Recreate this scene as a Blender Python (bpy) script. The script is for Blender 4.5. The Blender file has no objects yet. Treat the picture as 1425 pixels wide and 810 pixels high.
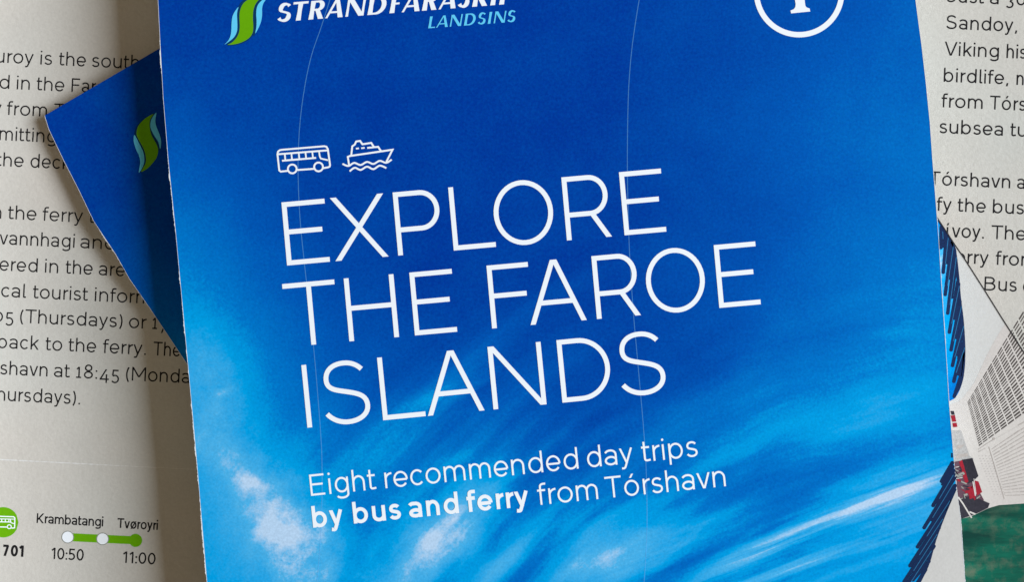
import bpy, math, random
from mathutils import Vector
random.seed(4)
scene = bpy.context.scene
COL = scene.collection

# ------------------------------------------------------------------ camera, world, light, exposure
PX = 1.0e-4            # one photo pixel is 0.1 mm on the table
HC = 0.22              # camera height above the table
cam_d = bpy.data.cameras.new('camera')
cam_d.sensor_width = 36.0
cam_d.lens = 36.0 * HC / (1425 * PX)
cam_d.clip_start = 0.01
cam_d.clip_end = 20.0
cam = bpy.data.objects.new('camera', cam_d)
cam.location = (0, 0, HC)
COL.objects.link(cam)
scene.camera = cam

world = bpy.data.worlds.new('World')
scene.world = world
world.use_nodes = True
bg = world.node_tree.nodes['Background']
bg.inputs[0].default_value = (1.0, 0.80, 0.56, 1)
bg.inputs[1].default_value = 0.19

ld = bpy.data.lights.new('window_light', 'AREA')
ld.shape = 'RECTANGLE'
ld.size = 1.6
ld.size_y = 1.85
ld.energy = 140.0
ld.color = (0.80, 0.885, 1.0)
lo = bpy.data.objects.new('window_light', ld)
lo.location = (2.25, 0.15, 1.27)
lo.rotation_euler = (Vector((0, 0, 0)) - Vector(lo.location)).to_track_quat('-Z', 'Y').to_euler()
COL.objects.link(lo)

scene.view_settings.view_transform = 'Standard'
scene.view_settings.look = 'None'
scene.view_settings.exposure = 0.0
scene.view_settings.gamma = 1.0
scene.render.engine = 'CYCLES'

# ------------------------------------------------------------------ helpers: colour, materials
def lin(c):
    return c / 12.92 if c <= 0.04045 else ((c + 0.055) / 1.055) ** 2.4
def rgb(r, g, b):
    return (lin(r / 255), lin(g / 255), lin(b / 255), 1)

class NT:
    """small wrapper that builds node chains"""
    def __init__(s, mat):
        mat.use_nodes = True
        s.t = mat.node_tree
        s.bsdf = s.t.nodes['Principled BSDF']
    def node(s, kind, **kw):
        n = s.t.nodes.new(kind)
        for k, v in kw.items():
            setattr(n, k, v)
        return n
    def set(s, sock, v):
        if isinstance(v, bpy.types.NodeSocket):
            s.t.links.new(v, sock)
        else:
            sock.default_value = v
    def math(s, op, a, b=0.0, c=None, clamp=False):
        n = s.node('ShaderNodeMath', operation=op, use_clamp=clamp)
        s.set(n.inputs[0], a); s.set(n.inputs[1], b)
        if c is not None: s.set(n.inputs[2], c)
        return n.outputs[0]
    def xyz(s, x, y, z=0.0):
        n = s.node('ShaderNodeCombineXYZ')
        s.set(n.inputs[0], x); s.set(n.inputs[1], y); s.set(n.inputs[2], z)
        return n.outputs[0]
    def noise(s, vec, scale, detail=2.0, rough=0.5):
        n = s.node('ShaderNodeTexNoise')
        s.set(n.inputs['Vector'], vec)
        n.inputs['Scale'].default_value = scale
        n.inputs['Detail'].default_value = detail
        n.inputs['Roughness'].default_value = rough
        return n.outputs['Fac']
    def mix(s, f, a, b, blend='MIX'):
        n = s.node('ShaderNodeMix', data_type='RGBA', blend_type=blend)
        s.set(n.inputs[0], f); s.set(n.inputs[6], a); s.set(n.inputs[7], b)
        return n.outputs[2]
    def bump(s, h, dist, strength=1.0):
        n = s.node('ShaderNodeBump')
        n.inputs['Distance'].default_value = dist
        n.inputs['Strength'].default_value = strength
        s.set(n.inputs['Height'], h)
        s.t.links.new(n.outputs[0], s.bsdf.inputs['Normal'])

def paper_mat(name, col, rough=0.75, spec=0.15, mottle=0.08, bump=0.00002, second=None):
    """ink or bare paper with fibre mottling"""
    m = bpy.data.materials.new(name)
    g = NT(m)
    tc = g.node('ShaderNodeTexCoord').outputs['Object']
    n1 = g.noise(tc, 2600, 3, 0.65)
    n2 = g.noise(tc, 130, 4, 0.6)
    v = g.math('ADD', g.math('MULTIPLY', n1, 0.6), g.math('MULTIPLY', n2, 0.4))
    f = g.math('MULTIPLY_ADD', g.math('SUBTRACT', v, 0.5), mottle * 4, 1.0)
    base = g.node('ShaderNodeRGB'); base.outputs[0].default_value = col
    cc = base.outputs[0]
    if second:
        n3 = g.noise(tc, 28, 2, 0.5)
        cc = g.mix(g.math('MULTIPLY_ADD', n3, 2.4, -0.75, clamp=True), cc, second)
    vm = g.node('ShaderNodeVectorMath', operation='SCALE')
    g.set(vm.inputs[0], cc); g.set(vm.inputs['Scale'], f)
    g.t.links.new(vm.outputs[0], g.bsdf.inputs['Base Color'])
    g.bsdf.inputs['Roughness'].default_value = rough
    g.bsdf.inputs['Specular IOR Level'].default_value = spec
    if bump: g.bump(g.noise(tc, 1500, 3, 0.6), bump)
    return m

# ---- the printed sky photograph of the brochure cover (UV = cover position, 1 unit = 1000 photo pixels)
def sky_print():
    m = bpy.data.materials.new('printed_sky')
    g = NT(m)
    uvn = g.node('ShaderNodeUVMap'); uvn.uv_map = 'cover_uv'
    uv = uvn.outputs[0]
    tc = g.node('ShaderNodeTexCoord').outputs['Object']
    # soft warp
    wn = g.node('ShaderNodeTexNoise'); g.set(wn.inputs['Vector'], uv)
    wn.inputs['Scale'].default_value = 5.0; wn.inputs['Detail'].default_value = 4
    wv = g.node('ShaderNodeVectorMath', operation='MULTIPLY_ADD')
    g.set(wv.inputs[0], wn.outputs['Color']); wv.inputs[1].default_value = (0.075, 0.075, 0)
    sv = g.node('ShaderNodeVectorMath', operation='SUBTRACT'); g.set(sv.inputs[0], uv); sv.inputs[1].default_value = (0.0375, 0.0375, 0)
    g.t.links.new(sv.outputs[0], wv.inputs[2])
    wx = g.node('ShaderNodeSeparateXYZ'); g.t.links.new(wv.outputs[0], wx.inputs[0])
    ux = g.node('ShaderNodeSeparateXYZ'); g.t.links.new(uv, ux.inputs[0])
    X, Y = wx.outputs[0], wx.outputs[1]
    X0, Y0 = ux.outputs[0], ux.outputs[1]
    def blob(cx, cy, lu, lv, ang, amp, x=X, y=Y):
        a = math.radians(ang); c, s_ = math.cos(a), math.sin(a)
        dx = g.math('SUBTRACT', x, cx / 1000); dy = g.math('SUBTRACT', y, cy / 1000)
        u = g.math('MULTIPLY_ADD', dx, c * 1000 / lu, g.math('MULTIPLY', dy, s_ * 1000 / lu))
        v = g.math('MULTIPLY_ADD', dx, -s_ * 1000 / lv, g.math('MULTIPLY', dy, c * 1000 / lv))
        q = g.math('MULTIPLY_ADD', u, u, g.math('MULTIPLY', v, v))
        return g.math('MULTIPLY', g.math('POWER', 2.71828, g.math('MULTIPLY', q, -1.0)), amp)
    def total(lst):
        r = lst[0]
        for k in lst[1:]: r = g.math('ADD', r, k)
        return r
    base = total([blob(*b, x=X0, y=Y0) for b in BASE])
    base = g.math('ADD', base, 0.03)
    # arc shaped streaks round a far centre
    dx = g.math('SUBTRACT', X0, 1.368); dy = g.math('SUBTRACT', Y0, 1.403)
    r = g.math('SQRT', g.math('MULTIPLY_ADD', dx, dx, g.math('MULTIPLY', dy, dy)))
    r = g.math('ADD', r, g.math('MULTIPLY', g.math('SUBTRACT', wn.outputs['Fac'], 0.5), 0.05))
    th = g.math('ARCTAN2', dy, dx)
    sn = g.noise(g.xyz(g.math('MULTIPLY', r, 15.0), g.math('MULTIPLY', th, 1.8), 3.1), 1.0, 5, 0.55)
    fil = g.noise(g.xyz(g.math('MULTIPLY', r, 62.0), g.math('MULTIPLY', th, 3.0), 7.7), 1.0, 4, 0.6)
    streak = g.math('MULTIPLY_ADD', sn, 2.9, -0.95, clamp=True)
    smask = total([blob(*b) for b in STREAK])
    puff = g.math('MULTIPLY_ADD', g.noise(uv, 17, 8, 0.70), 2.1, -0.45, clamp=True)
    pmask = total([blob(*b) for b in PUFF])
    wx2 = g.math('MULTIPLY_ADD', g.math('SUBTRACT', X, X0), 0.12, X0); wy2 = g.math('MULTIPLY_ADD', g.math('SUBTRACT', Y, Y0), 0.12, Y0)
    fixed = total([blob(*b, x=wx2, y=wy2) for b in FIXED])
    ca, sa = math.cos(math.radians(-20.5)), math.sin(math.radians(-20.5))
    uu = g.math('MULTIPLY_ADD', wx2, ca, g.math('MULTIPLY', wy2, sa)); vv = g.math('MULTIPLY_ADD', wx2, -sa, g.math('MULTIPLY', wy2, ca))
    fil2 = g.noise(g.xyz(g.math('MULTIPLY', uu, 4.0), g.math('MULTIPLY', vv, 85.0), 2.0), 1.0, 5, 0.6)
    comb = total([blob(*b, x=wx2, y=wy2) for b in COMB])
    f = g.math('ADD', base, g.math('MULTIPLY', streak, smask))
    f = g.math('ADD', f, g.math('MULTIPLY', comb, g.math('MULTIPLY_ADD', fil2, 2.6, -0.50, clamp=True)))
    f = g.math('ADD', f, g.math('MULTIPLY', puff, pmask))
    f = g.math('ADD', f, g.math('MULTIPLY', fixed, g.math('MULTIPLY_ADD', g.math('ADD', g.math('MULTIPLY', g.noise(uv, 24, 6, 0.62), 0.8), g.math('MULTIPLY_ADD', fil, 1.3, g.math('MULTIPLY', sn, 0.5))), 1.7, -0.80)))
    f = g.math('ADD', f, g.math('MULTIPLY', g.math('SUBTRACT', g.noise(uv, 9, 6, 0.6), 0.5), 0.22))
    f = g.math('ADD', f, g.math('MULTIPLY', g.math('SUBTRACT', g.noise(tc, 2300, 2, 0.7), 0.5), 0.22))
    f = g.math('ADD', g.math('MINIMUM', f, 0.6), g.math('MULTIPLY', g.math('MAXIMUM', g.math('SUBTRACT', f, 0.6), 0.0), 0.47))
    ramp = g.node('ShaderNodeValToRGB')
    g.set(ramp.inputs[0], f)
    els = ramp.color_ramp.elements
    stops = [(0.0, rgb(0, 56, 152)), (0.25, rgb(0, 90, 180)), (0.48, rgb(0, 121, 201)), (0.66, rgb(0, 161, 225)), (0.84, rgb(78, 180, 230)), (1.0, rgb(186, 214, 238))]
    els[0].position, els[0].color = stops[0]
    els[1].position, els[1].color = stops[-1]
    for p, c in stops[1:-1]:
        e = els.new(p); e.color = c
    n2 = g.noise(tc, 3300, 2, 0.6)
    k = g.math('MULTIPLY_ADD', g.math('SUBTRACT', n2, 0.5), 0.42, 1.0)
    vm = g.node('ShaderNodeVectorMath', operation='SCALE')
    g.set(vm.inputs[0], ramp.outputs[0]); g.set(vm.inputs['Scale'], k)
    g.t.links.new(vm.outputs[0], g.bsdf.inputs['Base Color'])
    g.bsdf.inputs['Roughness'].default_value = 0.5
    g.bsdf.inputs['Specular IOR Level'].default_value = 0.02
    g.bump(g.noise(tc, 1400, 3, 0.6), 0.00001)
    return m

# (cx, cy, length, width, angle in image degrees (clockwise), strength)
BASE = [(1340, 380, 300, 560, 0, 0.40), (230, 660, 190, 330, 0, 0.64), (225, 370, 120, 170, 0, 0.22), (1150, 600, 330, 170, -20, 0.06),
        (640, 830, 480, 150, 0, 0.22), (1500, 900, 300, 300, 0, 0.14), (420, 560, 110, 170, 20, 0.12)]
STREAK = [(1130, 740, 330, 90, -20, 0.28), (820, 740, 330, 85, -25, 0.46), (640, 720, 190, 85, -47, 0.44), (1000, 560, 420, 90, -20, 0.22),
          (560, 600, 260, 90, -40, 0.40), (860, 930, 500, 120, -15, 0.5), (1240, 690, 120, 60, -18, 0.12)]
PUFF = [(345, 640, 150, 48, 62, 0.36), (405, 750, 100, 54, 60, 0.40), (295, 520, 50, 80, 0, 0.30), (420, 800, 90, 60, 40, 0.44), (610, 755, 120, 52, -48, 0.66), (850, 770, 110, 40, -26, 0.36), (370, 690, 130, 60, 62, 0.08)]
FIXED = [(352, 672, 22, 10, 15, 0.204), (345, 690, 60, 40, 40, 0.0748), (388, 742, 28, 13, -10, 0.187), (405, 770, 70, 44, 60, 0.1029), (458, 785, 14, 34, 10, 0.0935), (300, 640, 80, 22, 40, 0.119), (650, 716, 81, 16.5, -40, 0.1539), (590, 772, 75.6, 20, -52, 0.1989), (556, 742, 46, 15, -48, 0.11), (625, 735, 59.4, 28, -45, 0.1224), (680, 690, 40, 10.5, -36, 0.122), (870, 762, 90, 12, -25, 0.122), (800, 788, 60, 18, -30, 0.147), (900, 778, 80, 10.5, -25, 0.11), (850, 733, 90, 12, -26, 0.0857), (930, 750, 90, 7.5, -25, 0.0857), (690, 650, 60, 18, -40, 0.0857), (645, 640, 50, 12, -38, 0.0979), (290, 600, 50, 26, 30, 0.06545), (308, 548, 18, 6, -20, 0.204), (600, 555, 70, 14, -20, 0.128), (760, 742, 120, 12, -32, 0.0979), (700, 790, 70, 15, -40, 0.0979), (740, 770, 60, 9, -36, 0.0857), (560, 620, 80, 18, -45, 0.0734), (520, 640, 60, 12, -50, 0.0612), (520, 760, 12, 40, 20, 0.102), (820, 610, 90, 15, -28, 0.0612), (1180, 600, 120, 14, -20, 0.085), (1230, 560, 80, 18, -20, 0.085)]
COMB = [(1150, 727, 190, 14, -21.5, 0.44), (1240, 687, 120, 13, -20, 0.38), (1200, 704, 160, 30, -21, 0.34), (1035, 778, 100, 15, -29, 0.54), (1190, 762, 150, 8, -18, 0.42), (1080, 797, 120, 8, -22, 0.42),
        (1290, 706, 70, 14, -16, 0.26), (930, 765, 110, 22, -27, 0.34), (1120, 800, 200, 60, -20, 0.16), (1250, 650, 110, 12, -20, 0.16), (1100, 640, 200, 40, -22, 0.07), (1240, 560, 120, 60, -24, 0.08)]

M = {
    'sky': sky_print(),
    'white_ink': paper_mat('white_print', (0.92, 0.95, 0.96, 1), 0.6, 0.15, 0.02, 0),
    'bare_white': paper_mat('bare_white_stock', rgb(207, 204, 197), 0.7, 0.15, 0.08),
    'core': paper_mat('paper_core', rgb(232, 234, 232), 0.85, 0.1, 0.10),
    'leaflet': paper_mat('leaflet_paper', rgb(199, 197, 187), 0.8, 0.12, 0.09, 0.00005, rgb(205, 195, 182)),
    'black_ink': paper_mat('black_print', rgb(26, 24, 25), 0.7, 0.12, 0.06, 0),
    'green_ink': paper_mat('green_print', rgb(104, 170, 0), 0.6, 0.12, 0.07, 0),
    'cyan_ink': paper_mat('light_blue_print', rgb(98, 208, 244), 0.6, 0.12, 0.05, 0),
    'teal_ink': paper_mat('dark_teal_print', rgb(0, 54, 96), 0.6, 0.12, 0.05, 0),
    'navy_ink': paper_mat('navy_print', rgb(7, 24, 60), 0.6, 0.12, 0.3, 0, rgb(14, 42, 84)),
    'seam_ink': paper_mat('steel_blue_print', rgb(40, 112, 156), 0.6, 0.12, 0.10, 0),
    'line_ink': paper_mat('pale_blue_print', rgb(120, 200, 246), 0.6, 0.05, 0.1, 0),
    'grey_ink': paper_mat('grey_print', rgb(150, 150, 140), 0.7, 0.12, 0.05, 0),
    'dark_edge': paper_mat('dark_line', rgb(48, 46, 48), 0.7, 0.12, 0.05, 0),
    'crease': paper_mat('crease_fibre', rgb(218, 215, 208), 0.85, 0.1, 0.12, 0),
    'hull': paper_mat('cream_print', rgb(214, 207, 197), 0.7, 0.12, 0.12, 0, rgb(200, 190, 182)),
    'slot': paper_mat('slot_print', rgb(58, 51, 48), 0.7, 0.12, 0.3, 0, rgb(104, 96, 90)),
    'seam_grey': paper_mat('taupe_print', rgb(168, 158, 150), 0.7, 0.12, 0.25, 0, rgb(196, 186, 176)),
    'pale_grey': paper_mat('pale_grey_print', rgb(186, 182, 176), 0.7, 0.12, 0.35, 0, rgb(150, 146, 142)),
    'red_ink': paper_mat('red_print', rgb(172, 34, 48), 0.7, 0.12, 0.3, 0, rgb(120, 26, 40)),
    'maroon_ink': paper_mat('mauve_print', rgb(112, 78, 88), 0.7, 0.12, 0.2, 0, rgb(70, 52, 62)),
    'dusk_ink': paper_mat('dark_print', rgb(36, 35, 42), 0.7, 0.12, 0.4, 0, rgb(58, 54, 62)),
    'table': paper_mat('table_wood', rgb(120, 92, 66), 0.5, 0.3, 0.1),
}

g_ = NT(M['line_ink'])
g_.bsdf.inputs['Alpha'].default_value = 0.30
def deck_print():
    m = bpy.data.materials.new('printed_deck')
    g = NT(m)
    tc = g.node('ShaderNodeTexCoord').outputs['Object']
    mp = g.node('ShaderNodeMapping'); g.set(mp.inputs[0], tc)
    mp.inputs['Rotation'].default_value = (0, 0, math.radians(-18)); mp.inputs['Scale'].default_value = (70, 330, 1)
    a = g.noise(mp.outputs[0], 1.0, 6, 0.62)
    b = g.noise(tc, 420, 5, 0.65)
    mp2 = g.node('ShaderNodeMapping'); g.set(mp2.inputs[0], tc)
    mp2.inputs['Rotation'].default_value = (0, 0, math.radians(14)); mp2.inputs['Scale'].default_value = (60, 420, 1); mp2.inputs['Location'].default_value = (3, 7, 0)
    d = g.noise(mp2.outputs[0], 1.0, 4, 0.6)
    c = g.mix(g.math('MULTIPLY_ADD', a, 3.6, -1.4, clamp=True), rgb(0, 56, 46), rgb(4, 104, 80))
    c = g.mix(g.math('MULTIPLY_ADD', d, 5.0, -2.9, clamp=True), c, rgb(14, 40, 40))
    b2 = g.math('MULTIPLY', g.math('MULTIPLY_ADD', b, 3.4, -1.6, clamp=True), g.math('MULTIPLY_ADD', a, 3.0, -1.1, clamp=True))
    c = g.mix(b2, c, rgb(118, 112, 92))
    g.t.links.new(c, g.bsdf.inputs['Base Color'])
    g.bsdf.inputs['Roughness'].default_value = 0.6
    g.bsdf.inputs['Specular IOR Level'].default_value = 0.12
    return m
M['deck'] = deck_print()

# ------------------------------------------------------------------ helpers: placing on paper surfaces
class Surf:
    """a sheet lying at height z(x, y); turns a photo pixel into a point on it"""
    def __init__(s, zf, origin):
        s.zf, s.o = zf, origin
    def at(s, px, py, dz=0.0):
        z = s.zf(px, py)
        k = PX * (HC - z) / HC
        return (( px - 712.5) * k - s.o[0], (405 - py) * k - s.o[1], z + dz - s.o[2])

class MB:
    def __init__(s, surf, layer=1):
        s.surf, s.base, s.n = surf, layer * 7.0e-6, 0
        s.v, s.f = [], []
    def dz(s):
        s.n += 1
        return s.base + (s.n % 9) * 6.0e-7
    def poly(s, pts):
        d = s.dz()
        ar = sum(a[0] * b[1] - b[0] * a[1] for a, b in zip(pts, pts[1:] + pts[:1]))
        if ar > 0: pts = pts[::-1]              # image y points down: keep faces upward
        i = len(s.v)
        s.v += [s.surf.at(x, y, d) for x, y in pts]
        s.f.append(list(range(i, i + len(pts))))
        return s
    def strip(s, L, R):
        d = s.dz(); i = len(s.v); n = len(L)
        for a, b in zip(L, R):
            s.v.append(s.surf.at(*a, d)); s.v.append(s.surf.at(*b, d))
        for k in range(n - 1):
            s.f.append([i + 2 * k, i + 2 * k + 1, i + 2 * k + 3, i + 2 * k + 2])
        return s
    def ribbon(s, pts, w, closed=False, T=None):
        """pts in any frame; T maps to pixels; w number or list"""
        if not hasattr(w, '__len__'):
            q = [pts[0]]
            for p in pts[1:]:
                if math.hypot(p[0] - q[-1][0], p[1] - q[-1][1]) > 1e-4: q.append(p)
            pts = q
        if T is None and s.surf is SL and not hasattr(w, '__len__'):
            q = []
            for a_, b_ in zip(pts, pts[1:] + (pts[:1] if closed else [])):
                m_ = max(1, int(math.hypot(b_[0] - a_[0], b_[1] - a_[1]) / 2.5))
                q += [(a_[0] + (b_[0] - a_[0]) * k_ / m_, a_[1] + (b_[1] - a_[1]) * k_ / m_) for k_ in range(m_)]
            pts = q if closed else q + [pts[-1]]
        n = len(pts)
        if not hasattr(w, '__len__'): w = [w] * n
        L, R = [], []
        for k in range(n):
            p = pts[k]
            a = pts[k - 1] if (k or closed) else None
            b = pts[(k + 1) % n] if (k < n - 1 or closed) else None
            def unit(p0, p1):
                dx, dy = p1[0] - p0[0], p1[1] - p0[1]
                l = math.hypot(dx, dy) or 1e-9
                return dx / l, dy / l
            if a is None: t = unit(p, b); m = 1
            elif b is None: t = unit(a, p); m = 1
            else:
                t0, t1 = unit(a, p), unit(p, b)
                tx, ty = t0[0] + t1[0], t0[1] + t1[1]
                l = math.hypot(tx, ty)
                if l < 1e-6: t = t1; m = 1
                else:
                    t = (tx / l, ty / l)
                    c = t[0] * t1[0] + t[1] * t1[1]
                    m = 1 / max(c, 0.3)
            h = w[k] / 2 * m
            L.append((p[0] - t[1] * h, p[1] + t[0] * h)); R.append((p[0] + t[1] * h, p[1] - t[0] * h))
        if closed: L.append(L[0]); R.append(R[0])
        if T: L = [T(*q) for q in L]; R = [T(*q) for q in R]
        # upward orientation test
        q0, q1, q2 = L[0], R[0], R[1]
        ar = (q1[0] - q0[0]) * (q2[1] - q0[1]) - (q1[1] - q0[1]) * (q2[0] - q0[0])
        if ar > 0: L, R = R, L
        return s.strip(L, R)
    def capsule(s, p, q, w, cap0=True, cap1=True):
        a = math.atan2(q[1] - p[1], q[0] - p[0])
        pts = []
        for k in range(9):
            t = a - math.pi / 2 + math.pi * k / 8
            pts.append((q[0] + math.cos(t) * w / 2 * (1 if cap1 else 0.2), q[1] + math.sin(t) * w / 2))
        for k in range(9):
            t = a + math.pi / 2 + math.pi * k / 8
            pts.append((p[0] + math.cos(t) * w / 2, p[1] + math.sin(t) * w / 2))
        return s.poly(pts)
    def slices(s, c, r, step=2.5):
        n = int(2 * r / step)
        for k in range(n):
            x0, x1 = -r + 2 * r * k / n, -r + 2 * r * (k + 1) / n
            h0, h1 = math.sqrt(max(r * r - x0 * x0, 0)), math.sqrt(max(r * r - x1 * x1, 0))
            d = s.base; i = len(s.v)
            s.v += [s.surf.at(c[0] + x0, c[1] + h0, d), s.surf.at(c[0] + x1, c[1] + h1, d), s.surf.at(c[0] + x1, c[1] - h1, d), s.surf.at(c[0] + x0, c[1] - h0, d)]
            s.f.append([i, i + 1, i + 2, i + 3])
        return s
    def disc(s, c, r, n=48):
        return s.poly([(c[0] + r * math.cos(2 * math.pi * k / n), c[1] + r * math.sin(2 * math.pi * k / n)) for k in range(n)])
    def ring(s, c, r, w, n=64):
        return s.ribbon([(c[0] + r * math.cos(2 * math.pi * k / n), c[1] + r * math.sin(2 * math.pi * k / n)) for k in range(n)], w, True)
    def build(s, name, mat, parent, label=None):
        me = bpy.data.meshes.new(name)
        me.from_pydata(s.v, [], s.f); me.update()
        me.materials.append(mat)
        o = bpy.data.objects.new(name, me)
        COL.objects.link(o); o.parent = parent
        if label: o['label'] = label
        return o

def thing(name, label, cat, loc):
    o = bpy.data.objects.new(name, None)
    o.location = loc; o['label'] = label; o['category'] = cat
    o.empty_display_size = 0.02
    COL.objects.link(o)
    return o

def Z(x0, y0, k):
    """points read off an enlarged view of the photo"""
    return lambda pts: [(x0 + x / k, y0 + y / k) for x, y in pts]

def catmull(pts, n=6, closed=False):
    out = []; N = len(pts)
    rng = range(N) if closed else range(N - 1)
    for i in rng:
        if closed: p0, p1, p2, p3 = pts[i - 1], pts[i], pts[(i + 1) % N], pts[(i + 2) % N]
        else: p0, p1, p2, p3 = pts[max(i - 1, 0)], pts[i], pts[i + 1], pts[min(i + 2, N - 1)]
        for k in range(n):
            t = k / n
            out.append(tuple(0.5 * (2 * p1[j] + (p2[j] - p0[j]) * t + (2 * p0[j] - 5 * p1[j] + 4 * p2[j] - p3[j]) * t * t + (3 * p1[j] - p0[j] - 3 * p2[j] + p3[j]) * t ** 3) for j in (0, 1)))
    if not closed: out.append(pts[-1])
    return out

# ------------------------------------------------------------------ lettering: a monoline grotesque drawn stroke by stroke
CAP, XH, ASC, DSC = 710.0, 519.0, 722.0, -185.0
def arc(cx, cy, rx, ry, a0, a1, n=20):
    return [(cx + rx * math.cos(math.radians(a0 + (a1 - a0) * k / n)), cy + ry * math.sin(math.radians(a0 + (a1 - a0) * k / n))) for k in range(n + 1)]
def ell(cx, cy, rx, ry):
    return ('c', arc(cx, cy, rx, ry, 0, 360, 44)[:-1])
def bez(p0, p1, p2, p3, n=10):
    return [tuple((1 - t) ** 3 * p0[j] + 3 * (1 - t) ** 2 * t * p1[j] + 3 * (1 - t) * t * t * p2[j] + t ** 3 * p3[j] for j in (0, 1)) for t in [k / n for k in range(n + 1)]]
def st(*pts): return ('s', list(pts))
def pl(pts): return ('s', pts)
def dg(x0, y0, x1, y1, t):
    """diagonal stroke cut level at both ends; x are centre positions"""
    l = math.hypot(x1 - x0, y1 - y0)
    w = t * l / max(abs(y1 - y0), 1) / 2
    return ('p', [(x0 - w, y0), (x0 + w, y0), (x1 + w, y1), (x1 - w, y1)])
def s_curve(W, H, t):
    h = t / 2
    P = lambda x, y: (h + x * (W - 2 * h), h + y * (H - 2 * h))
    a = bez(P(.93, .87), P(.82, .96), P(.68, 1.0), P(.51, 1.0))
    a += bez(P(.51, 1), P(.24, 1.0), P(.06, .90), P(.06, .74))[1:]
    a += bez(P(.06, .74), P(.06, .575), P(.27, .555), P(.5, .515))[1:]
    a += bez(P(.5, .515), P(.78, .467), P(1, .43), P(1, .25))[1:]
    a += bez(P(1, .25), P(1, .10), P(.78, 0), P(.5, 0))[1:]
    a += bez(P(.5, 0), P(.3, 0), P(.12, .06), P(0.01, .165))[1:]
    return a
def arch(x0, x1, top, t, drop, y0=0):
    cx, rx = (x0 + x1) / 2, (x1 - x0) / 2
    return arc(cx, top - drop, rx, drop, 180, 0, 20) + [(x1, y0)]

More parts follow.
